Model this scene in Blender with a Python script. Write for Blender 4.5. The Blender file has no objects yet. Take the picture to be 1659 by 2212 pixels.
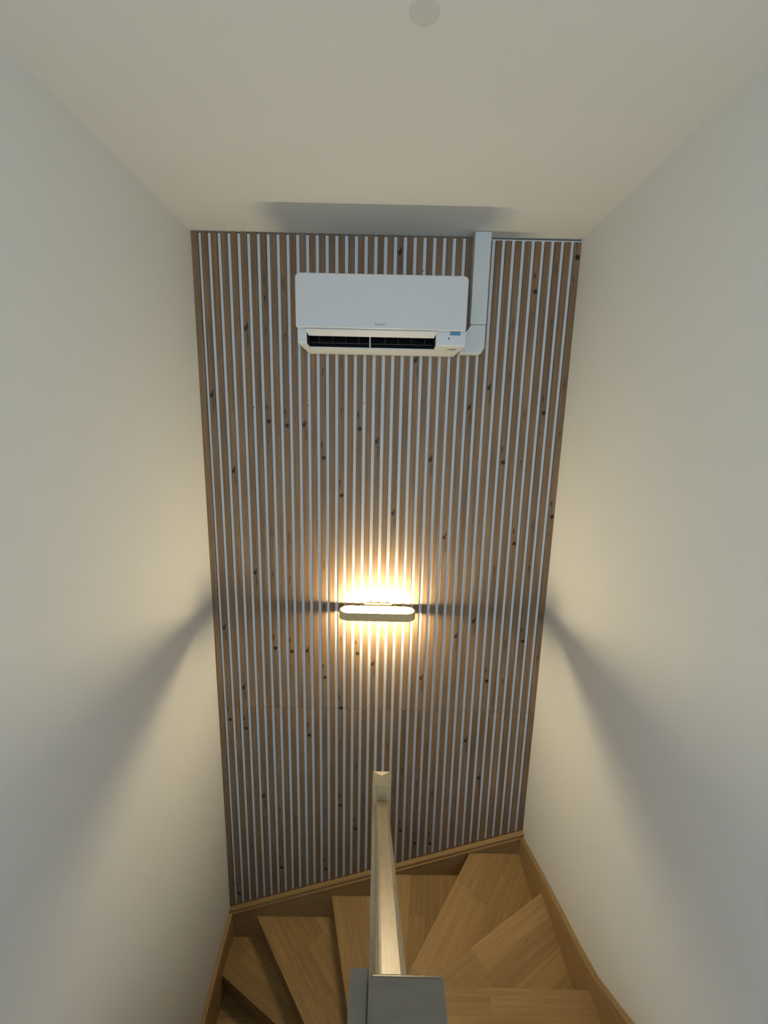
import bpy, bmesh, math, random
from mathutils import Vector, Matrix

# ------------------------------------------------------------------ camera, world, light, exposure
C = bpy.context.scene.collection
SC = bpy.context.scene
FW, FH, FPX = 1659.0, 2212.0, 950.0            # photograph frame and focal length in its pixels
VZ = (724.0, 5827.0)                           # vanishing point of the plumb lines

def camera_rotation():
    d = Vector((VZ[0]-FW/2, -(VZ[1]-FH/2), -FPX)).normalized()
    up = -d
    fw = Vector((0, 0, -1.0))
    fy = (fw - up*fw.dot(up)).normalized()
    xr = fy.cross(up)
    return Matrix((xr, fy, up))                # world = R @ camera
R = camera_rotation()

def ray(p):
    return R @ Vector((p[0]-FW/2, -(p[1]-FH/2), -FPX))
def on_y(p, Y):
    r = ray(p); return r*(Y/r.y)

cam_d = bpy.data.cameras.new('camera')
cam_d.sensor_fit = 'VERTICAL'; cam_d.sensor_height = 36.0; cam_d.lens = FPX/FH*36.0
cam_d.clip_start = 0.02
cam = bpy.data.objects.new('camera', cam_d); C.objects.link(cam)
cam.matrix_world = R.to_4x4()
SC.camera = cam

world = bpy.data.worlds.new('world'); SC.world = world; world.use_nodes = True
world.node_tree.nodes['Background'].inputs[0].default_value = (0.62, 0.78, 1.0, 1)
world.node_tree.nodes['Background'].inputs[1].default_value = 1.0

DAY = bpy.data.lights.new('daylight', 'AREA'); DAY.shape = 'RECTANGLE'
DAY.size = 1.40; DAY.size_y = 1.60; DAY.energy = 70.0; DAY.color = (0.69, 0.865, 1.0)
day = bpy.data.objects.new('daylight', DAY); C.objects.link(day)
day.location = (0.0, -2.66, -0.15); day.rotation_euler = (math.radians(90), 0, 0)   # outside the landing window, shining in (+Y)

LAMP_STRENGTH = 1220.0
LAMP_COLOR = (1.0, 0.825, 0.50)

vs = SC.view_settings
vs.view_transform = 'Standard'; vs.look = 'None'; vs.gamma = 1.0; vs.use_curve_mapping = False
vs.exposure = 0.0

# ------------------------------------------------------------------ dimensions (metres, camera at the origin)
XL, XR = -0.971, 0.933            # side walls
D = 2.360                         # front plane of the slats
ZC = 0.900                        # ceiling
RISE = 0.1819
def tz(k): return -2.676 + RISE*(k-5)
LAND = tz(10)                     # landing floor
LOW = tz(-6)                      # floor of the lower storey
YB = -2.60                        # wall behind the camera
rng = random.Random(7)

# ------------------------------------------------------------------ materials
def new_mat(name):
    m = bpy.data.materials.new(name); m.use_nodes = True
    nt = m.node_tree
    return m, nt, nt.nodes['Principled BSDF']

def N(nt, typ, **kw):
    n = nt.nodes.new(typ)
    for k, v in kw.items(): setattr(n, k, v)
    return n

def plain(name, col, rough=0.5, metal=0.0, spec=0.5):
    m, nt, b = new_mat(name)
    b.inputs['Base Color'].default_value = (*col, 1); b.inputs['Roughness'].default_value = rough
    b.inputs['Metallic'].default_value = metal; b.inputs['Specular IOR Level'].default_value = spec
    return m

def plaster(name, col):
    m, nt, b = new_mat(name)
    tc = N(nt, 'ShaderNodeTexCoord')
    n1 = N(nt, 'ShaderNodeTexNoise'); n1.inputs['Scale'].default_value = 160; n1.inputs['Detail'].default_value = 3
    n2 = N(nt, 'ShaderNodeTexNoise'); n2.inputs['Scale'].default_value = 1.3; n2.inputs['Detail'].default_value = 2
    nt.links.new(tc.outputs['Object'], n1.inputs['Vector']); nt.links.new(tc.outputs['Object'], n2.inputs['Vector'])
    mix = N(nt, 'ShaderNodeMix', data_type='RGBA')
    mix.inputs['A'].default_value = (*[c*0.975 for c in col], 1); mix.inputs['B'].default_value = (*[min(1, c*1.02) for c in col], 1)
    nt.links.new(n2.outputs['Fac'], mix.inputs['Factor']); nt.links.new(mix.outputs['Result'], b.inputs['Base Color'])
    bp = N(nt, 'ShaderNodeBump'); bp.inputs['Strength'].default_value = 0.05; bp.inputs['Distance'].default_value = 0.002
    nt.links.new(n1.outputs['Fac'], bp.inputs['Height']); nt.links.new(bp.outputs['Normal'], b.inputs['Normal'])
    b.inputs['Roughness'].default_value = 0.85; b.inputs['Specular IOR Level'].default_value = 0.2
    return m

def wood(name, dark, light, rough=0.45, grain=(2.2, 55.0), vary=0.22, pores=0.25, spec=0.35):
    """Wood whose grain runs along U of the 'grain' UV map (metres); every object gets its own tone and offset."""
    m, nt, b = new_mat(name)
    uv = N(nt, 'ShaderNodeUVMap', uv_map='grain')
    oi = N(nt, 'ShaderNodeObjectInfo')
    off = N(nt, 'ShaderNodeVectorMath', operation='SCALE'); off.inputs[0].default_value = (13.7, 5.3, 0)
    nt.links.new(oi.outputs['Random'], off.inputs['Scale'])
    add = N(nt, 'ShaderNodeVectorMath', operation='ADD')
    nt.links.new(uv.outputs['UV'], add.inputs[0]); nt.links.new(off.outputs['Vector'], add.inputs[1])
    mp = N(nt, 'ShaderNodeMapping'); mp.inputs['Scale'].default_value = (grain[0], grain[1], 1)
    nt.links.new(add.outputs['Vector'], mp.inputs['Vector'])
    n1 = N(nt, 'ShaderNodeTexNoise'); n1.inputs['Scale'].default_value = 1.0; n1.inputs['Detail'].default_value = 5; n1.inputs['Distortion'].default_value = 0.4
    nt.links.new(mp.outputs['Vector'], n1.inputs['Vector'])
    mp2 = N(nt, 'ShaderNodeMapping'); mp2.inputs['Scale'].default_value = (grain[0]*12, grain[1]*7, 1)
    nt.links.new(add.outputs['Vector'], mp2.inputs['Vector'])
    n2 = N(nt, 'ShaderNodeTexNoise'); n2.inputs['Scale'].default_value = 1.0; n2.inputs['Detail'].default_value = 2
    nt.links.new(mp2.outputs['Vector'], n2.inputs['Vector'])
    cr = N(nt, 'ShaderNodeValToRGB')
    cr.color_ramp.elements[0].position = 0.30; cr.color_ramp.elements[0].color = (*dark, 1)
    cr.color_ramp.elements[1].position = 0.72; cr.color_ramp.elements[1].color = (*light, 1)
    nt.links.new(n1.outputs['Fac'], cr.inputs['Fac'])
    pr = N(nt, 'ShaderNodeMapRange'); pr.inputs['From Min'].default_value = 0.30; pr.inputs['From Max'].default_value = 0.48
    pr.inputs['To Min'].default_value = 1.0-pores; pr.inputs['To Max'].default_value = 1.0
    nt.links.new(n2.outputs['Fac'], pr.inputs['Value'])
    tone = N(nt, 'ShaderNodeMapRange'); tone.inputs['To Min'].default_value = 1.0-vary; tone.inputs['To Max'].default_value = 1.0+vary*0.6
    nt.links.new(oi.outputs['Random'], tone.inputs['Value'])
    mu = N(nt, 'ShaderNodeMath', operation='MULTIPLY')
    nt.links.new(pr.outputs['Result'], mu.inputs[0]); nt.links.new(tone.outputs['Result'], mu.inputs[1])
    sc = N(nt, 'ShaderNodeVectorMath', operation='SCALE')
    nt.links.new(cr.outputs['Color'], sc.inputs[0]); nt.links.new(mu.outputs['Value'], sc.inputs['Scale'])
    nt.links.new(sc.outputs['Vector'], b.inputs['Base Color'])
    bp = N(nt, 'ShaderNodeBump'); bp.inputs['Strength'].default_value = 0.12; bp.inputs['Distance'].default_value = 0.001
    nt.links.new(n2.outputs['Fac'], bp.inputs['Height']); nt.links.new(bp.outputs['Normal'], b.inputs['Normal'])
    b.inputs['Roughness'].default_value = rough; b.inputs['Specular IOR Level'].default_value = spec
    return m

def slat_wood():
    """Brown decor wood. UV 'knot' = position in metres from the nearest knot, face attribute 'knot_kind' = its kind."""
    m, nt, b = new_mat('slat_brown_wood')
    L = nt.links.new
    oi = N(nt, 'ShaderNodeObjectInfo')
    uv = N(nt, 'ShaderNodeUVMap', uv_map='grain')
    off = N(nt, 'ShaderNodeVectorMath', operation='SCALE'); off.inputs[0].default_value = (17.3, 3.1, 0)
    L(oi.outputs['Random'], off.inputs['Scale'])
    add = N(nt, 'ShaderNodeVectorMath', operation='ADD'); L(uv.outputs['UV'], add.inputs[0]); L(off.outputs['Vector'], add.inputs[1])
    mp = N(nt, 'ShaderNodeMapping'); mp.inputs['Scale'].default_value = (2.0, 130, 1); L(add.outputs['Vector'], mp.inputs['Vector'])
    n1 = N(nt, 'ShaderNodeTexNoise'); n1.inputs['Scale'].default_value = 1; n1.inputs['Detail'].default_value = 5; L(mp.outputs['Vector'], n1.inputs['Vector'])
    mp2 = N(nt, 'ShaderNodeMapping'); mp2.inputs['Scale'].default_value = (3.2, 5, 1); L(add.outputs['Vector'], mp2.inputs['Vector'])
    n2 = N(nt, 'ShaderNodeTexNoise'); n2.inputs['Scale'].default_value = 1; n2.inputs['Detail'].default_value = 3; L(mp2.outputs['Vector'], n2.inputs['Vector'])
    cr = N(nt, 'ShaderNodeValToRGB')
    e = cr.color_ramp.elements
    e[0].position = 0.30; e[0].color = (*SLAT_DARK, 1); e[1].position = 0.70; e[1].color = (*SLAT_LIGHT, 1)
    L(n1.outputs['Fac'], cr.inputs['Fac'])
    tone = N(nt, 'ShaderNodeMapRange'); tone.inputs['From Min'].default_value = 0.25; tone.inputs['From Max'].default_value = 0.75
    tone.inputs['To Min'].default_value = 0.82; tone.inputs['To Max'].default_value = 1.12
    L(n2.outputs['Fac'], tone.inputs['Value'])
    t2 = N(nt, 'ShaderNodeMapRange'); t2.inputs['To Min'].default_value = 0.90; t2.inputs['To Max'].default_value = 1.08
    L(oi.outputs['Random'], t2.inputs['Value'])
    tm = N(nt, 'ShaderNodeMath', operation='MULTIPLY'); L(tone.outputs['Result'], tm.inputs[0]); L(t2.outputs['Result'], tm.inputs[1])
    base = N(nt, 'ShaderNodeVectorMath', operation='SCALE'); L(cr.outputs['Color'], base.inputs[0]); L(tm.outputs['Value'], base.inputs['Scale'])
    # knots
    ku = N(nt, 'ShaderNodeUVMap', uv_map='knot')
    kn = N(nt, 'ShaderNodeTexNoise'); kn.inputs['Scale'].default_value = 160; kn.inputs['Detail'].default_value = 2; L(add.outputs['Vector'], kn.inputs['Vector'])
    sub = N(nt, 'ShaderNodeVectorMath', operation='SUBTRACT'); L(kn.outputs['Color'], sub.inputs[0]); sub.inputs[1].default_value = (.5, .5, .5)
    dis = N(nt, 'ShaderNodeVectorMath', operation='SCALE'); L(sub.outputs['Vector'], dis.inputs[0]); dis.inputs['Scale'].default_value = 0.012
    kp = N(nt, 'ShaderNodeVectorMath', operation='ADD'); L(ku.outputs['UV'], kp.inputs[0]); L(dis.outputs['Vector'], kp.inputs[1])
    kind = N(nt, 'ShaderNodeAttribute', attribute_name='knot_kind')
    def blob(k, cx, cz, rx, rz, strength):
        s = N(nt, 'ShaderNodeVectorMath', operation='SUBTRACT'); L(kp.outputs['Vector'], s.inputs[0]); s.inputs[1].default_value = (cx, cz, 0)
        d = N(nt, 'ShaderNodeVectorMath', operation='DIVIDE'); L(s.outputs['Vector'], d.inputs[0]); d.inputs[1].default_value = (rx, rz, 1e6)
        l = N(nt, 'ShaderNodeVectorMath', operation='LENGTH'); L(d.outputs['Vector'], l.inputs[0])
        mr = N(nt, 'ShaderNodeMapRange', interpolation_type='SMOOTHSTEP'); mr.inputs['From Min'].default_value = 1.25; mr.inputs['From Max'].default_value = 0.55
        mr.inputs['To Min'].default_value = 0; mr.inputs['To Max'].default_value = strength; L(l.outputs['Value'], mr.inputs['Value'])
        c = N(nt, 'ShaderNodeMath', operation='COMPARE'); L(kind.outputs['Fac'], c.inputs[0]); c.inputs[1].default_value = k; c.inputs[2].default_value = 0.3
        mu = N(nt, 'ShaderNodeMath', operation='MULTIPLY'); L(mr.outputs['Result'], mu.inputs[0]); L(c.outputs['Value'], mu.inputs[1])
        return mu.outputs['Value']
    parts = [blob(1, -.003, 0, .0105, .014, .97), blob(1, .004, .014, .005, .014, .85), blob(1, .005, -.050, .007, .042, .42),
             blob(2, .003, 0, .0125, .0125, .98), blob(2, -.006, .070, .0055, .017, .8), blob(2, -.004, .040, .004, .03, .25), blob(2, -.006, -.105, .004, .007, .65),
             blob(3, .002, 0, .004, .013, .8), blob(3, .000, -.02, .006, .02, .3), blob(4, 0, 0, .008, .034, .38)]
    acc = parts[0]
    for p in parts[1:]:
        mx = N(nt, 'ShaderNodeMath', operation='MAXIMUM'); L(acc, mx.inputs[0]); L(p, mx.inputs[1]); acc = mx.outputs['Value']
    mix = N(nt, 'ShaderNodeMix', data_type='RGBA'); L(acc, mix.inputs['Factor'])
    L(base.outputs['Vector'], mix.inputs['A']); mix.inputs['B'].default_value = (0.018, 0.008, 0.006, 1)
    L(mix.outputs['Result'], b.inputs['Base Color'])
    b.inputs['Roughness'].default_value = 0.55; b.inputs['Specular IOR Level'].default_value = 0.3
    return m

SLAT_DARK = (0.155, 0.094, 0.053); SLAT_LIGHT = (0.258, 0.166, 0.095)
M = {
    'wall': plaster('white_plaster', (0.76, 0.765, 0.75)),
    'ceil': plaster('ceiling_plaster', (0.76, 0.765, 0.75)),
    'backing': plaster('pale_backing', (0.71, 0.725, 0.745)),
    'slat': slat_wood(),
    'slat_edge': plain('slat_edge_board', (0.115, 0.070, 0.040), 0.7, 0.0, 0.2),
    'oak': wood('oak_stair', (0.30, 0.185, 0.075), (0.41, 0.262, 0.112), rough=0.42, vary=0.20, pores=0.15),
    'oak_string': wood('oak_string', (0.31, 0.195, 0.085), (0.41, 0.265, 0.118), rough=0.5, vary=0.06),
    'rail': wood('pale_beech', (0.50, 0.39, 0.23), (0.64, 0.515, 0.325), rough=0.285, vary=0.05, pores=0.25, spec=0.6),
    'ac': plain('white_plastic', (0.62, 0.635, 0.66), 0.42),
    'ac_body': plain('white_plastic_body', (0.64, 0.67, 0.70), 0.5),
    'duct': plain('white_pvc', (0.60, 0.63, 0.645), 0.5),
    'black': plain('black_plastic', (0.010, 0.010, 0.011), 0.5),
    'vane': plain('dark_grey_plastic', (0.022, 0.022, 0.024), 0.5),
    'grey': plain('grey_print', (0.12, 0.12, 0.13), 0.5),
    'blue': plain('blue_tape', (0.05, 0.22, 0.42), 0.5),
    'teal': plain('teal_print', (0.18, 0.45, 0.42), 0.5),
    'brass': plain('brushed_brass', (0.60, 0.49, 0.27), 0.42, 0.35),
    'reflector': plain('white_reflector', (0.85, 0.83, 0.78), 0.6),
    'screw': plain('steel_screw', (0.12, 0.12, 0.13), 0.4, 0.6),
    'seam': plain('dark_seam', (0.10, 0.10, 0.10), 0.8),
    'cover': plaster('cover_paint', (0.66, 0.66, 0.645)),
    'post': wood('shade_toned_post', (0.168, 0.148, 0.118), (0.185, 0.164, 0.132), rough=0.30, vary=0.0, pores=0.06, spec=0.6),  # grey-brown darkened in the colour itself, standing in for shade on the post
    'frame': plain('window_white', (0.75, 0.75, 0.75), 0.5),
}
def emit(name, col, s):
    m = bpy.data.materials.new(name); m.use_nodes = True; nt = m.node_tree; nt.nodes.clear()
    e = N(nt, 'ShaderNodeEmission'); e.inputs[0].default_value = (*col, 1); e.inputs[1].default_value = s
    o = N(nt, 'ShaderNodeOutputMaterial'); nt.links.new(e.outputs[0], o.inputs[0]); return m
M['led'] = emit('warm_tube', LAMP_COLOR, LAMP_STRENGTH)
def thin_glass():
    m = bpy.data.materials.new('window_glass'); m.use_nodes = True; nt = m.node_tree; nt.nodes.clear()
    t = N(nt, 'ShaderNodeBsdfTransparent'); g = N(nt, 'ShaderNodeBsdfGlossy'); g.inputs['Roughness'].default_value = 0.02
    x = N(nt, 'ShaderNodeMixShader'); x.inputs[0].default_value = 0.06
    o = N(nt, 'ShaderNodeOutputMaterial')
    nt.links.new(t.outputs[0], x.inputs[1]); nt.links.new(g.outputs[0], x.inputs[2]); nt.links.new(x.outputs[0], o.inputs[0]); return m
M['glass'] = thin_glass()

# ------------------------------------------------------------------ mesh helpers
def box(bm, x0, x1, y0, y1, z0, z1):
    v = [bm.verts.new((x, y, z)) for z in (z0, z1) for (x, y) in ((x0, y0), (x1, y0), (x1, y1), (x0, y1))]
    for f in ((3, 2, 1, 0), (4, 5, 6, 7), (0, 1, 5, 4), (1, 2, 6, 5), (2, 3, 7, 6), (3, 0, 4, 7)):
        bm.faces.new([v[i] for i in f])
    return v

def prism(bm, pts, d):
    """Closed outline (list of Vectors) swept by vector d."""
    a = [bm.verts.new(p) for p in pts]; b = [bm.verts.new(Vector(p)+Vector(d)) for p in pts]
    n = len(pts)
    bm.faces.new(a); bm.faces.new(b[::-1])
    for i in range(n):
        bm.faces.new((a[i], b[i], b[(i+1) % n], a[(i+1) % n]))

def obj(name, bm, mat, parent=None, bevel=0.0, seg=2, long=(0, 0, 1), across=None, smooth=False):
    if bevel:
        bmesh.ops.bevel(bm, geom=list(bm.edges), offset=bevel, segments=seg, profile=0.5, affect='EDGES', clamp_overlap=True)
    bmesh.ops.recalc_face_normals(bm, faces=list(bm.faces))
    uvl = bm.loops.layers.uv.get('grain') or bm.loops.layers.uv.new('grain')
    lo = Vector(long).normalized()
    ac = Vector(across).normalized() if across else lo.orthogonal().normalized()
    th = lo.cross(ac)
    for f in bm.faces:
        f.smooth = smooth
        for l in f.loops:
            co = l.vert.co
            l[uvl].uv = (co.dot(lo), co.dot(ac) + 1.31*co.dot(th))
    me = bpy.data.meshes.new(name); bm.to_mesh(me); bm.free()
    o = bpy.data.objects.new(name, me); C.objects.link(o)
    if mat: me.materials.append(mat)
    if parent: o.parent = parent; o.matrix_parent_inverse = parent.matrix_world.inverted()
    return o

def boxobj(name, x0, x1, y0, y1, z0, z1, mat, parent=None, **kw):
    bm = bmesh.new(); box(bm, x0, x1, y0, y1, z0, z1)
    return obj(name, bm, mat, parent, **kw)

def thing(name, loc, label, cat, group=None):
    o = bpy.data.objects.new(name, None); C.objects.link(o); o.location = loc
    o.matrix_world = Matrix.Translation(loc)
    o['label'] = label; o['category'] = cat
    if group: o['group'] = group
    return o
def struct(o, label=None):
    o['kind'] = 'structure'
    if label: o['label'] = label
    return o

def clip(poly, a, b, c):
    """Keep the part of a 2-D polygon where a*x + b*y >= c."""
    out = []
    for i in range(len(poly)):
        p, q = poly[i], poly[(i+1) % len(poly)]
        dp, dq = a*p[0]+b*p[1]-c, a*q[0]+b*q[1]-c
        if dp >= 0: out.append(p)
        if (dp >= 0) != (dq >= 0):
            t = dp/(dp-dq); out.append((p[0]+t*(q[0]-p[0]), p[1]+t*(q[1]-p[1])))
    return out

def area2(poly):
    return 0.5*abs(sum(poly[i][0]*poly[(i+1) % len(poly)][1]-poly[(i+1) % len(poly)][0]*poly[i][1] for i in range(len(poly))))

def text_mesh(name, s, size, mat, parent, loc, shear=0.0, depth=0.0006, rot=(math.radians(90), 0, 0)):
    cu = bpy.data.curves.new(name, 'FONT'); cu.body = s; cu.size = size; cu.extrude = depth; cu.shear = shear; cu.resolution_u = 3
    t = bpy.data.objects.new(name+'_tmp', cu); C.objects.link(t)
    bpy.context.view_layer.update()
    me = bpy.data.meshes.new_from_object(t.evaluated_get(bpy.context.evaluated_depsgraph_get()))
    bpy.data.objects.remove(t); bpy.data.curves.remove(cu)
    me.materials.clear(); me.materials.append(mat)
    me.transform(Matrix.Translation(loc) @ Matrix.Rotation(rot[0], 4, 'X'))
    o = bpy.data.objects.new(name, me); C.objects.link(o)
    o.parent = parent; o.matrix_parent_inverse = parent.matrix_world.inverted()
    return o

# ------------------------------------------------------------------ the shell
struct(boxobj('wall_left', XL-0.1, XL, YB-0.1, D+0.14, LOW-0.1, ZC+0.1, M['wall']))
struct(boxobj('wall_right', XR, XR+0.1, YB-0.1, D+0.14, LOW-0.1, ZC+0.1, M['wall']))
struct(boxobj('ceiling', XL, XR, YB-0.1, D+0.14, ZC, ZC+0.1, M['ceil']))
struct(boxobj('floor', XL, XR, YB-0.1, D+0.14, LOW-0.1, LOW, M['oak'], long=(1, 0, 0), across=(0, 1, 0)))
# landing slab: the right half reaches the top of the upper flight, the left half stops behind the stair well
bm = bmesh.new()
prism(bm, [Vector((XL, YB, LAND-0.22)), Vector((XR, YB, LAND-0.22)), Vector((XR, 0.62, LAND-0.22)), Vector((-0.03, 0.62, LAND-0.22)), Vector((-0.03, 0.20, LAND-0.22)), Vector((XL, 0.20, LAND-0.22))], (0, 0, 0.22))
struct(obj('floor_landing', bm, M['oak'], long=(1, 0, 0), across=(0, 1, 0)))
# wall behind the viewer with its window
WX0, WX1, WZ0, WZ1 = -0.70, 0.70, -0.95, 0.65
bm = bmesh.new()
for a in ((XL, WX0, LOW, ZC), (WX1, XR, LOW, ZC), (WX0, WX1, LOW, WZ0), (WX0, WX1, WZ1, ZC)):
    box(bm, a[0], a[1], YB-0.1, YB, a[2], a[3])
struct(obj('wall_rear', bm, M['wall']))
win = boxobj('window_1', WX0, WX1, YB-0.06, YB-0.055, WZ0, WZ1, M['glass']); struct(win)
bm = bmesh.new()
for a in ((WX0, WX0+0.05, WZ0, WZ1), (WX1-0.05, WX1, WZ0, WZ1), (WX0+0.05, WX1-0.05, WZ0, WZ0+0.05), (WX0+0.05, WX1-0.05, WZ1-0.05, WZ1), (-0.025, 0.025, WZ0+0.05, WZ1-0.05)):
    box(bm, a[0], a[1], YB-0.08, YB-0.03, a[2], a[3])
obj('window_frame', bm, M['frame'], win)

# ------------------------------------------------------------------ slatted wall
wall_back = struct(boxobj('wall_back', XL, XR, D+0.022, D+0.14, LOW-0.1, ZC+0.1, M['wall']))
def slat_bottom(x): return -3.185 + (x+0.952)*0.3476
PITCH = (1.9-0.0335)/39.0
JOINT = -1.691
def slat_x(i):
    x0 = XL + i*(XR-XL-0.0335)/39.0
    return (x0, x0 + (0.0335 if i in (0, 39) else 0.0312))

def backing(name, za, zb_fn, ztop):
    bm = bmesh.new()
    n = 12
    xs = [XL+(XR-XL)*k/n for k in range(n+1)]
    pts = [Vector((XL, D+0.0112, ztop)), Vector((XR, D+0.0112, ztop))] + [Vector((x, D+0.0112, zb_fn(x))) for x in xs[::-1]]
    prism(bm, pts, (0, 0.0105, 0))
    return obj(name, bm, M['backing'], wall_back)
backing('backing_board', 0, lambda x: JOINT+0.0012, ZC-0.006)
boxobj('joint_line', XL, XR, D+0.0125, D+0.021, ZC-0.0058, ZC-0.0005, M['seam'], wall_back)
backing('backing_board', 0, lambda x: slat_bottom(x)-0.01, JOINT-0.0012)
boxobj('joint_line', XL, XR, D+0.0125, D+0.021, JOINT-0.0011, JOINT+0.0011, M['seam'], wall_back)

# knots read off the photograph: (x, y, kind) with kinds 1 star knot, 2 wedge knot, 3 small streak, 4 pale swirl
KNOTS = [(458,854,1),(505,1017,1),(657,918,1),(580,910,2),(619,919,2),(898,779,1),(814,954,1),(929,993,1),(848,1109,1),(697,989,2),(775,926,2),(736,1070,2),
 (698,798,3),(738,886,3),(734,783,4),(1056,838,1),(1013,881,1),(1172,892,2),(1084,999,2),(1189,1116,2),(1099,809,3),(1208,935,3),(1124,998,3),(1128,895,4),(1212,830,4),
 (552,1237,1),(485,1356,1),(663,1406,1),(594,1400,2),(629,1407,2),(699,1463,2),(590,1240,3),(627,1248,3),(699,1310,3),(584,1150,4),(620,1160,4),(696,1220,4),
 (769,1412,2),(734,1529,2),(806,1435,1),(909,1465,1),(983,1375,1),(735,1380,3),(733,1602,3),(836,1609,3),(768,1656,3),(868,1662,3),
 (959,1161,1),(1021,1342,1),(1107,1174,2),(1125,1385,2),(1047,1471,2),(1141,1225,3),(1060,1318,3),(1158,1420,3),(1083,1470,3),(1062,1232,4),(1086,1391,4),(1145,1135,4),(1162,1336,4),
 (527,1486,1),(570,1720,1),(496,1554,2),(531,1573,2),(666,1588,2),(734,1739,2),(766,1790,2),(607,1874,2),(702,1877,2),(516,1930,2),(701,1750,3),(604,1749,3),(637,1768,3),(543,1822,3),
 (1003,1600,1),(1031,1681,1),(862,1794,2),(893,1822,2),(922,1822,2),(900,1691,3),(932,1712,3),(1138,1553,3),
 (532,709,1),(575,711,3),(616,723,3),(570,644,3),(568,603,4),(610,613,4),(1154,630,2),(1247,556,2),(1192,694,3),(1198,582,4),(1102,701,4),(865,546,1)]
slat_knots = {}
for (px, py, kd) in KNOTS:
    p = on_y((px, py), D)
    i = min(range(40), key=lambda k: abs(sum(slat_x(k))/2-p.x))
    slat_knots.setdefault(i, []).append((p.z, kd))

def make_slat(i, z0, z1, z0b):
    """One slat from z0 (z0b at its right edge) up to z1, its front split so that every stretch belongs to one knot."""
    x0, x1 = slat_x(i); xc = (x0+x1)/2
    ks = sorted((z, k) for (z, k) in slat_knots.get(i, []) if z0-0.05 < z < z1+0.05)
    cuts = [z0]; kinds = []
    for a, b in zip(ks, ks[1:]):
        cuts.append(min(max((a[0]+b[0])/2, z0+0.002), z1-0.002))
    cuts.append(z1)
    if not ks: ks = [(0, 0)]
    bm = bmesh.new()
    uvk = bm.loops.layers.uv.new('knot'); uvg = bm.loops.layers.uv.new('grain')
    ly = bm.faces.layers.float.new('knot_kind')
    c = 0.0016                                               # eased front edges
    prof = [(x0, D+0.0112), (x0, D+c), (x0+c, D), (x1-c, D), (x1, D+c), (x1, D+0.0112)]
    rows = []
    for j, z in enumerate(cuts):
        row = []
        for (x, y) in prof:
            zz = z if j else z0 + (z0b-z0)*(x-x0)/(x1-x0)
            row.append(bm.verts.new((x, y, zz)))
        rows.append(row)
    for j in range(len(rows)-1):
        for q in range(5):
            f = bm.faces.new((rows[j][q], rows[j][q+1], rows[j+1][q+1], rows[j+1][q]))
            f[ly] = ks[j][1]
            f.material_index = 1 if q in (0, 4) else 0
            for l in f.loops:
                l[uvk].uv = (l.vert.co.x-xc, l.vert.co.z-ks[j][0])
    bm.faces.new(rows[0][::-1]); bm.faces.new(rows[-1])
    o = obj('slat', bm, M['slat'], wall_back, long=(0, 0, 1), across=(1, 0, 0))
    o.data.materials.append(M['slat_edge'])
    return o
for i in range(40):
    x0, x1 = slat_x(i)
    top = ZC-0.003 if i < 30 else ZC-0.015
    make_slat(i, JOINT+0.0008, top, JOINT+0.0008)
    make_slat(i, slat_bottom(x0), JOINT-0.0008, slat_bottom(x1))
for p in ((548, 880), (666, 876), (785, 871), (914, 585)):
    q = on_y(p, D+0.011)
    bm = bmesh.new(); bmesh.ops.create_cone(bm, cap_ends=True, segments=10, radius1=0.0036, radius2=0.0030, depth=0.002, matrix=Matrix.Translation((q.x, D+0.0104, q.z)) @ Matrix.Rotation(math.pi/2, 4, 'X'))
    obj('screw', bm, M['screw'], wall_back)

# ------------------------------------------------------------------ staircase
stair = thing('staircase', (0, 1.4, LOW), 'oak winder staircase turning around the central newel below the slatted wall', 'staircase')
YS = D-0.028                                                # room face of the string board on the slatted wall
lines = {   # nosing of tread k: two points on it
    8: ((0, 1.158), (1, 1.158)), 9: ((0, 0.898), (1, 0.898)), 10: ((0, 0.638), (1, 0.638)),
    7: ((0, 1.418), (1, 1.418)), 6: ((0.428, 1.659), (0.857, 1.920)), 5: ((0.255, 1.813), (0.614, 2.354)),
    4: ((0.020, 1.42), (0.110, 2.345)), 3: ((-0.121, 1.703), (-0.261, 2.228)), 2: ((-0.383, 1.816), (-0.753, 2.290)),
    1: ((-0.670, 1.963), (-0.912, 2.101)), 0: ((0, 1.418), (-1, 1.418)), -1: ((0, 1.158), (-1, 1.158)),
    -2: ((0, 0.898), (-1, 0.898)), -3: ((0, 0.638), (-1, 0.638)), -4: ((0, 0.378), (-1, 0.378)), -5: ((0, 0.118), (-1, 0.118)), }
def half(k, off=0.0):
    """Half-plane on the climbing side of nosing k, moved by off in the climbing direction."""
    (ax, ay), (bx, by) = lines[k]
    dx, dy = bx-ax, by-ay; l = math.hypot(dx, dy); dx, dy = dx/l, dy/l
    n = (dy, -dx)                                            # points run outwards from the newel; climbing is clockwise seen from above
    return n[0], n[1], n[0]*ax+n[1]*ay+off, (dx, dy)
TH = 0.034
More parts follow.
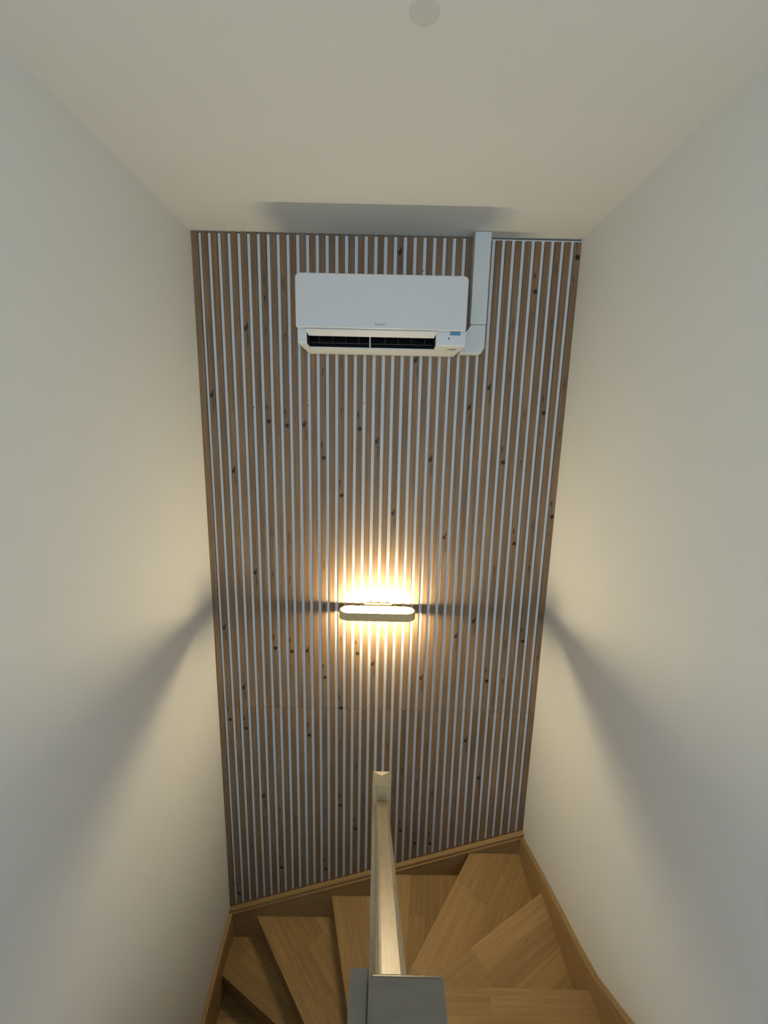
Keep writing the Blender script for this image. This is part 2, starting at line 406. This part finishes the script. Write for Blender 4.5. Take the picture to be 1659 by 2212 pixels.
def tread(k, region):
    a, b, c, d = half(k)
    poly = clip(region, a, b, c)
    if k+1 in lines:
        a2, b2, c2, _ = half(k+1, 0.035)
        poly = clip(poly, -a2, -b2, -c2)
    z = tz(k)
    bm = bmesh.new(); prism(bm, [Vector((p[0], p[1], z-TH)) for p in poly], (0, 0, TH-0.008))
    t = obj('tread', bm, M['oak'], stair, long=(d[0], d[1], 0), across=(a, b, 0))
    # staves glued side by side, parallel to the nosing
    lo = min(a*p[0]+b*p[1] for p in poly); hi = max(a*p[0]+b*p[1] for p in poly)
    s = lo; r = random.Random(100+k)
    while s < hi-1e-4:
        w = 0.085 + 0.03*r.random(); e = min(s+w, hi)
        if hi-e < 0.02: e = hi
        strip = clip(clip(poly, a, b, s), -a, -b, -e)
        if len(strip) >= 3 and area2(strip) > 1e-5:
            l0 = min(d[0]*p[0]+d[1]*p[1] for p in strip); l1 = max(d[0]*p[0]+d[1]*p[1] for p in strip)
            cuts = [l0]
            while l1-cuts[-1] > 0.55: cuts.append(cuts[-1]+0.30+0.28*r.random())
            if len(cuts) > 1 and l1-cuts[-1] < 0.12: cuts.pop()
            cuts.append(l1)
            for u0, u1 in zip(cuts, cuts[1:]):
                piece = clip(clip(strip, d[0], d[1], u0), -d[0], -d[1], -u1)
                if len(piece) >= 3 and area2(piece) > 1e-5:
                    bm = bmesh.new(); prism(bm, [Vector((p[0], p[1], z-0.008)) for p in piece], (0, 0, 0.008 - 0.0004*r.random()))
                    bmesh.ops.remove_doubles(bm, verts=list(bm.verts), dist=1e-5)
                    obj('stave', bm, M['oak'], t, long=(d[0], d[1], 0), across=(a, b, 0))
        s = e
    # riser below the nosing
    a, b, c, d = half(k, 0.022)
    edge = clip(clip(region, a, b, c), -a, -b, -(c+0.016))
    if len(edge) >= 3:
        bm = bmesh.new(); prism(bm, [Vector((p[0], p[1], tz(k-1))) for p in edge], (0, 0, RISE-TH))
        obj('riser', bm, M['oak'], stair, long=(d[0], d[1], 0), across=(0, 0, 1))
XSL, XSR = XL+0.026, XR-0.026
rect_r = [(0.02, 0.30), (XSR, 0.30), (XSR, YS), (0.02, YS)]
rect_l = [(XSL, -0.6), (-0.005, -0.6), (-0.005, YS), (XSL, YS)]
rect_w = [(XSL, 1.0), (XSR, 1.0), (XSR, YS), (XSL, YS)]
def above(poly, y): return clip(poly, 0, 1, y)
for k in (1, 2, 3, 4, 5): tread(k, above(rect_w, 1.385))
tread(6, clip(above(rect_w, 1.36), 1, 0, 0.01))
for k in (7, 8, 9): tread(k, rect_r)
tread(0, above([(XSL, 1.0), (0.0, 1.0), (0.0, YS), (XSL, YS)], 1.36))
for k in (-1, -2, -3, -4, -5): tread(k, rect_l)
# top riser against the landing
boxobj('riser', 0.02, XSR, 0.62, 0.638, tz(9), LAND-0.001, M['oak'], stair, long=(1, 0, 0), across=(0, 0, 1))
boxobj('riser', XSL, -0.005, 0.118-0.02, 0.118-0.004, LOW, tz(-5)-TH, M['oak'], stair, long=(1, 0, 0), across=(0, 0, 1))

# wall strings (skirting boards that follow the pitch)
def string_y(name, x0, x1, top, below):
    """Board on a side wall; top = list of (Y, Z) along the upper edge."""
    bm = bmesh.new()
    pts = [Vector((x0, y, z)) for y, z in top] + [Vector((x0, y, z-below)) for y, z in top[::-1]]
    prism(bm, pts, (x1-x0, 0, 0))
    return obj(name, bm, M['oak_string'], stair, bevel=0.003, seg=1, long=(0, 0.9, -0.4), across=(0, 0.4, 0.9))
string_y('string_board', XR-0.0015, XSR, [(YS, -2.552), (2.02, -2.440), (1.762, -2.352), (1.583, -2.296), (1.412, -2.234), (1.259, -2.128), (1.176, -2.070), (0.62, -1.690), (0.50, -1.690)], 0.42)
string_y('string_board', XL+0.0015, XSL, [(D, -3.205), (2.244, -3.228), (2.052, -3.272), (1.854, -3.335), (1.418, -3.500), (0.118, -4.41), (-0.05, -4.53)], 0.36)
bm = bmesh.new()
xs = [XL+0.0, -0.371, 0.158, 0.556, XR]
zt = [slat_bottom(x) for x in xs]
pts = [Vector((x, YS, z)) for x, z in zip(xs, zt)] + [Vector((XR, YS, tz(4)-0.05)), Vector((0.1, YS, tz(2)-0.05)), Vector((XL, YS, tz(0)-0.1))]
prism(bm, pts, (0, 0.040, 0))
obj('string_board', bm, M['oak_string'], stair, bevel=0.003, seg=1, long=(0.94, 0, 0.33), across=(-0.33, 0, 0.94))
bm = bmesh.new()                                            # bead along the top of that board
pts = [Vector((XSL+0.002, YS-0.007, slat_bottom(XSL)-0.022)), Vector((XSR-0.002, YS-0.007, slat_bottom(XSR)-0.022)), Vector((XSR-0.002, YS-0.007, slat_bottom(XSR)-0.030)), Vector((XSL+0.002, YS-0.007, slat_bottom(XSL)-0.030))]
prism(bm, pts, (0, 0.0075, 0))
obj('bead', bm, M['oak_string'], stair, long=(0.94, 0, 0.33), across=(-0.33, 0, 0.94))
# inner strings beside the newel
bm = bmesh.new()
top = [(1.36, tz(7)+0.09), (0.62, tz(7)+0.09+0.7*0.74)]
prism(bm, [Vector((-0.004, y, z)) for y, z in top]+[Vector((-0.004, y, z-0.34)) for y, z in top[::-1]], (0.034, 0, 0))
obj('inner_string', bm, M['oak_string'], stair, bevel=0.002, seg=1, long=(0, 0.8, -0.55), across=(0, 0.55, 0.8))
bm = bmesh.new()
top = [(1.36, tz(0)+0.06), (0.0, tz(0)+0.06-0.7*1.36)]
prism(bm, [Vector((-0.004, y, z)) for y, z in top]+[Vector((-0.004, y, z-0.30)) for y, z in top[::-1]], (0.034, 0, 0))
obj('inner_string', bm, M['oak_string'], stair, bevel=0.002, seg=1, long=(0, 0.8, 0.55), across=(0, -0.55, 0.8))

# ------------------------------------------------------------------ railing: newel, handrail, end post
rail = thing('stair_railing', (0.013, 1.393, tz(-1)), 'pale wooden handrail running from the pointed newel post up to the landing post', 'railing')
NX0, NX1, NY0, NY1, NZ = -0.0195, 0.0460, 1.360, 1.4265, -1.279
bm = bmesh.new()
v = box(bm, NX0, NX1, NY0, NY1, LOW, NZ)
newel = obj('newel_post', bm, M['rail'], rail, bevel=0.0010, seg=1)
bm = bmesh.new()
z0 = NZ-0.0008; e = 0.0003
base = [bm.verts.new((x, y, z0)) for x, y in ((NX0+e, NY0+e), (NX1-e, NY0+e), (NX1-e, NY1-e), (NX0+e, NY1-e))]
apex = bm.verts.new(((NX0+NX1)/2, (NY0+NY1)/2, NZ+0.010))
bm.faces.new(base[::-1])
for i in range(4): bm.faces.new((base[i], base[(i+1) % 4], apex))
obj('pointed_cap', bm, M['rail'], newel)
# handrail: rounded loaf section swept along the pitch
A = Vector((0.0155, NY0-0.001, -1.344)); B = Vector((0.0255, 0.492, -0.781))
dirv = (B-A).normalized(); side = Vector((1, 0, 0)); side = (side - dirv*side.dot(dirv)).normalized(); upv = side.cross(dirv).normalized()
if upv.z < 0: upv = -upv
W2, HT = 0.0235, 0.062
sec = []
for (cx, cz, a0) in ((W2-0.010, -0.010, 0), (-(W2-0.010), -0.010, 90)):
    for s in range(5):
        an = math.radians(a0 + 90*s/4); sec.append((cx+0.010*math.cos(an), cz+0.010*math.sin(an)))
for (cx, cz, a0) in ((-(W2-0.008), -HT+0.008, 180), (W2-0.008, -HT+0.008, 270)):
    for s in range(4):
        an = math.radians(a0 + 90*s/3); sec.append((cx+0.008*math.cos(an), cz+0.008*math.sin(an)))
bm = bmesh.new()
ra = [bm.verts.new(A + side*p[0] + upv*p[1] + dirv*(-(upv*p[1]).y/dirv.y if True else 0)) for p in sec]
rb = [bm.verts.new(B + side*p[0] + upv*p[1] + dirv*(-(upv*p[1]).y/dirv.y)) for p in sec]
n = len(sec)
bm.faces.new(ra); bm.faces.new(rb[::-1])
for i in range(n): bm.faces.new((ra[i], rb[i], rb[(i+1) % n], ra[(i+1) % n]))
obj('handrail', bm, M['rail'], rail, long=tuple(dirv), across=tuple(side))
# broad post at the landing end, with the board fixed to its side
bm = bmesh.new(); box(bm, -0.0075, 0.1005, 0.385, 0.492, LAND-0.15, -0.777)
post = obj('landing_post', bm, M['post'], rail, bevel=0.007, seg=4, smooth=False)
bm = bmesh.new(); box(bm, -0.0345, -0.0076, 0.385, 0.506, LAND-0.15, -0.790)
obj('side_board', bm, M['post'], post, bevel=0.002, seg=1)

# ------------------------------------------------------------------ wall lamp
LX0, LX1, LY0, LY1, LZ0, LZ1 = -0.2355, 0.1855, 2.224, 2.335, -1.0555, -1.0110
lamp = thing('wall_lamp', ((LX0+LX1)/2, D, (LZ0+LZ1)/2), 'long oval brass wall lamp glowing up and down the slatted wall', 'lamp')
def stadium(inset, z, nseg=14):
    r = (LY1-LY0)/2; cy = (LY0+LY1)/2; rr = r-inset; pts = []
    for cx, a0 in ((LX1-r, -90), (LX0+r, 90)):
        for s in range(nseg+1):
            an = math.radians(a0+180*s/nseg); pts.append(Vector((cx+rr*math.cos(an), cy+rr*math.sin(an), z)))
    return pts
bm = bmesh.new()
loops = [stadium(0, LZ0+0.001), stadium(0, LZ1-0.001), stadium(0.001, LZ1), stadium(0.0070, LZ1), stadium(0.0080, LZ1-0.001), stadium(0.0080, LZ0+0.001), stadium(0.0070, LZ0), stadium(0.001, LZ0)]
vv = [[bm.verts.new(p) for p in lp] for lp in loops]
n = len(vv[0])
for a in range(len(vv)):
    for i in range(n):
        bm.faces.new((vv[a][i], vv[a][(i+1) % n], vv[(a+1) % len(vv)][(i+1) % n], vv[(a+1) % len(vv)][i]))
ring = obj('housing', bm, M['brass'], lamp, long=(1, 0, 0))
# two rows of short linear bulbs, one shining up and one down, either side of a white reflector plate
bm = bmesh.new(); prism(bm, stadium(0.0081, -1.0310), (0, 0, 0.0030))
refl = obj('reflector', bm, M['reflector'], lamp)
TX0, TX1, TY, NB = LX0+0.036, LX1-0.036, (LY0+LY1)/2-0.013, 6
for bz in (LZ1-0.0060, LZ0+0.0135):
    for k in range(NB):
        xc = TX0+0.017 + (TX1-TX0-0.034)*k/(NB-1)
        bm = bmesh.new()
        rings = [(-0.0125, 0.0034), (-0.0108, 0.0056), (-0.008, 0.0066), (0.008, 0.0066), (0.0108, 0.0056), (0.0125, 0.0034)]
        vr = [[bm.verts.new((xc+dx, TY+r*math.cos(2*math.pi*j/14), bz+r*math.sin(2*math.pi*j/14))) for j in range(14)] for dx, r in rings]
        for q in range(5):
            for j in range(14): bm.faces.new((vr[q][j], vr[q][(j+1) % 14], vr[q+1][(j+1) % 14], vr[q+1][j]))
        bm.faces.new(vr[0][::-1]); bm.faces.new(vr[-1])
        obj('bulb', bm, M['led'], lamp)
boxobj('wall_plate', -0.101, 0.055, D-0.012, D, -1.046, -1.003, M['brass'], lamp, bevel=0.0015, seg=1)
for x in (-0.07, 0.025): boxobj('bracket_arm', x-0.008, x+0.008, LY1-0.004, D-0.011, -1.036, -1.020, M['brass'], lamp)

# ------------------------------------------------------------------ air conditioner
ac = thing('air_conditioner', (-0.032, D, 0.341), 'white wall-mounted air conditioner with open outlet flap on the slatted wall', 'air conditioner')
# front panel with rounded corners
px0, px1, pz0, pz1 = -0.4185, 0.3535, 0.4185, 0.6475
bm = bmesh.new()
def rrect(x0, x1, z0, z1, r_top, r_bot, y):
    pts = []
    for cx, cz, a0, r in ((x1-r_top, z1-r_top, 0, r_top), (x0+r_top, z1-r_top, 90, r_top), (x0+r_bot, z0+r_bot, 180, r_bot), (x1-r_bot, z0+r_bot, 270, r_bot)):
        for s in range(7):
            an = math.radians(a0+15*s); pts.append(Vector((cx+r*math.cos(an), y, cz+r*math.sin(an))))
    return pts
lp = [rrect(px0+0.003, px1-0.003, pz0+0.003, pz1-0.003, 0.020, 0.006, 2.112), rrect(px0, px1, pz0, pz1, 0.022, 0.008, 2.116), rrect(px0, px1, pz0, pz1, 0.022, 0.008, 2.134)]
vv = [[bm.verts.new(p) for p in l] for l in lp]; n = len(vv[0])
bm.faces.new(vv[0]); bm.faces.new(vv[-1][::-1])
for a in range(2):
    for i in range(n): bm.faces.new((vv[a][i], vv[a][(i+1) % n], vv[a+1][(i+1) % n], vv[a+1][i]))
panel = obj('front_panel', bm, M['ac'], ac)
# body: profile extruded in three stretches, the middle one hollow for the outlet
OX0, OX1 = -0.374, 0.221
bx0, bx1 = -0.4150, 0.3560
bm = bmesh.new()
def stretch(xa, xb, prof, xa_low=None, xb_low=None):
    pa = [Vector((xa if (xa_low is None or z > 0.36) else xa_low + (xa-xa_low)*max(0, (2.30-y)/0.16)*0.999, y, z)) for y, z in prof]
    pb = [Vector((xb if (xb_low is None or z > 0.36) else xb_low + (xb-xb_low)*max(0, (2.30-y)/0.16)*0.999, y, z)) for y, z in prof]
    a = [bm.verts.new(p) for p in pa]; b = [bm.verts.new(p) for p in pb]; m_ = len(prof)
    bm.faces.new(a); bm.faces.new(b[::-1])
    for i in range(m_): bm.faces.new((a[i], b[i], b[(i+1) % m_], a[(i+1) % m_]))
cheek = [(2.1345, 0.640), (2.140, 0.361), (2.146, 0.355), (2.300, 0.341), (2.3599, 0.341), (2.3599, 0.645), (2.150, 0.645)]
stretch(bx0, OX0, cheek, xa_low=-0.397)
stretch(OX1, bx1, cheek, xb_low=0.336)
stretch(OX0, OX1, [(2.1345, 0.640), (2.1345, 0.412), (2.3599, 0.412), (2.3599, 0.645), (2.150, 0.645)])
stretch(OX0, OX1, [(2.3599, 0.412), (2.292, 0.412), (2.262, 0.352), (2.222, 0.3545), (2.222, 0.3495), (2.300, 0.341), (2.3599, 0.341)])
body = obj('body', bm, M['ac_body'], ac)
# dark outlet cavity
bm = bmesh.new()
box(bm, OX0+0.001, OX1-0.001, 2.160, 2.291, 0.4085, 0.4115)
box(bm, OX0+0.0005, OX0+0.003, 2.150, 2.285, 0.357, 0.4085); box(bm, OX1-0.003, OX1-0.0005, 2.150, 2.285, 0.357, 0.4085)
v = [bm.verts.new(p) for p in ((OX0+0.003, 2.2875, 0.4085), (OX1-0.003, 2.2875, 0.4085), (OX1-0.003, 2.258, 0.3535), (OX0+0.003, 2.258, 0.3535))]; bm.faces.new(v)
v = [bm.verts.new(p) for p in ((OX0+0.003, 2.258, 0.3536), (OX1-0.003, 2.258, 0.3536), (OX1-0.003, 2.224, 0.3556), (OX0+0.003, 2.224, 0.3556))]; bm.faces.new(v)
outlet = obj('air_outlet', bm, M['black'], ac)
for k in range(9):
    if k == 4: continue
    x = OX0 + (OX1-OX0)*(k+0.75)/9.5
    bm = bmesh.new(); prism(bm, [Vector((x, 2.215, 0.404)), Vector((x, 2.265, 0.404)), Vector((x, 2.245, 0.368)), Vector((x, 2.220, 0.372))], (0.0015, 0, 0))
    obj('vane', bm, M['vane'], outlet)
boxobj('mullion', -0.087, -0.081, 2.185, 2.235, 0.357, 0.4085, M['ac_body'], ac, bevel=0.001, seg=1)
for xa, xb in ((OX0+0.012, -0.089), (-0.079, OX1-0.012)):
    boxobj('louver', xa, xb, 2.188, 2.191, 0.3655, 0.3675, M['vane'], ac)
bm = bmesh.new()                                            # opened flap
f_out = [Vector((OX0-0.004, 2.121, 0.4125)), Vector((OX1+0.002, 2.121, 0.4125)), Vector((OX1-0.008, 2.158, 0.3915)), Vector((OX0+0.008, 2.158, 0.3915))]
prism(bm, f_out, (0, 0.003, 0.005)); obj('flap', bm, M['ac_body'], ac)
text_mesh('maker_logo', 'DAIKIN', 0.0105, M['grey'], panel, (-0.050, 2.1119, 0.4330), shear=0.25)
bm = bmesh.new(); prism(bm, [Vector((-0.0575, 2.1113, 0.4332)), Vector((-0.0525, 2.1113, 0.4405)), Vector((-0.0590, 2.1113, 0.4412))], (0, 0.0007, 0)); obj('logo_triangle', bm, M['grey'], panel)
boxobj('blue_tape', 0.285, 0.332, 2.1360, 2.1395, 0.4035, 0.4185, M['blue'], ac)
bm = bmesh.new(); bmesh.ops.create_cone(bm, cap_ends=True, segments=12, radius1=0.0038, radius2=0.0038, depth=0.002, matrix=Matrix.Translation((0.280, 2.1390, 0.388)) @ Matrix.Rotation(math.pi/2, 4, 'X')); obj('sensor', bm, M['black'], ac)
# small printed marks on the sloping underside
def under_z(y): return 0.355 - (y-2.146)*(0.014/0.154)
ym = 2.196
for k, (dx, w, mt) in enumerate(((0.000, 0.0022, 'teal'), (0.006, 0.0055, 'teal'), (0.017, 0.008, 'grey'), (0.0275, 0.008, 'grey'), (0.038, 0.010, 'grey'))):
    bm = bmesh.new(); x = 0.274+dx
    prism(bm, [Vector((x, ym-0.012, under_z(ym-0.012)-0.0004)), Vector((x+w, ym-0.012, under_z(ym-0.012)-0.0004)), Vector((x+w-0.002*(k > 0), ym+0.012, under_z(ym+0.012)-0.0004)), Vector((x-0.002*(k > 0), ym+0.012, under_z(ym+0.012)-0.0004))], (0, 0, 0.0003))
    obj('printed_mark', bm, M[mt], body)

# ------------------------------------------------------------------ pipe cover beside the air conditioner
duct = thing('pipe_cover', (0.44, D, 0.346), 'white plastic pipe cover running from beside the air conditioner to the ceiling', 'duct')
boxobj('cover_straight', 0.4015, 0.4800, 2.292, D, 0.486, ZC-0.002, M['duct'], duct, bevel=0.004, seg=2)
bm = bmesh.new()
out = [(0.4035, 0.4845), (0.4790, 0.4845), (0.4790, 0.378), (0.462, 0.349), (0.3575, 0.349), (0.3575, 0.440), (0.385, 0.446), (0.3985, 0.462)]
prism(bm, [Vector((x, 2.294, z)) for x, z in out], (0, D-2.294, 0))
obj('cover_elbow', bm, M['duct'], duct, bevel=0.004, seg=2)

# ------------------------------------------------------------------ blank cover on the ceiling
bm = bmesh.new(); bmesh.ops.create_cone(bm, cap_ends=True, segments=40, radius1=0.0330, radius2=0.034, depth=0.0024, matrix=Matrix.Translation((0.065, 1.176, ZC-0.0014)))
cv = obj('ceiling_cover', bm, M['cover'], None, bevel=0.0006, seg=1)
cv['label'] = 'small round pale cover plate set on the white ceiling'; cv['category'] = 'cover plate'
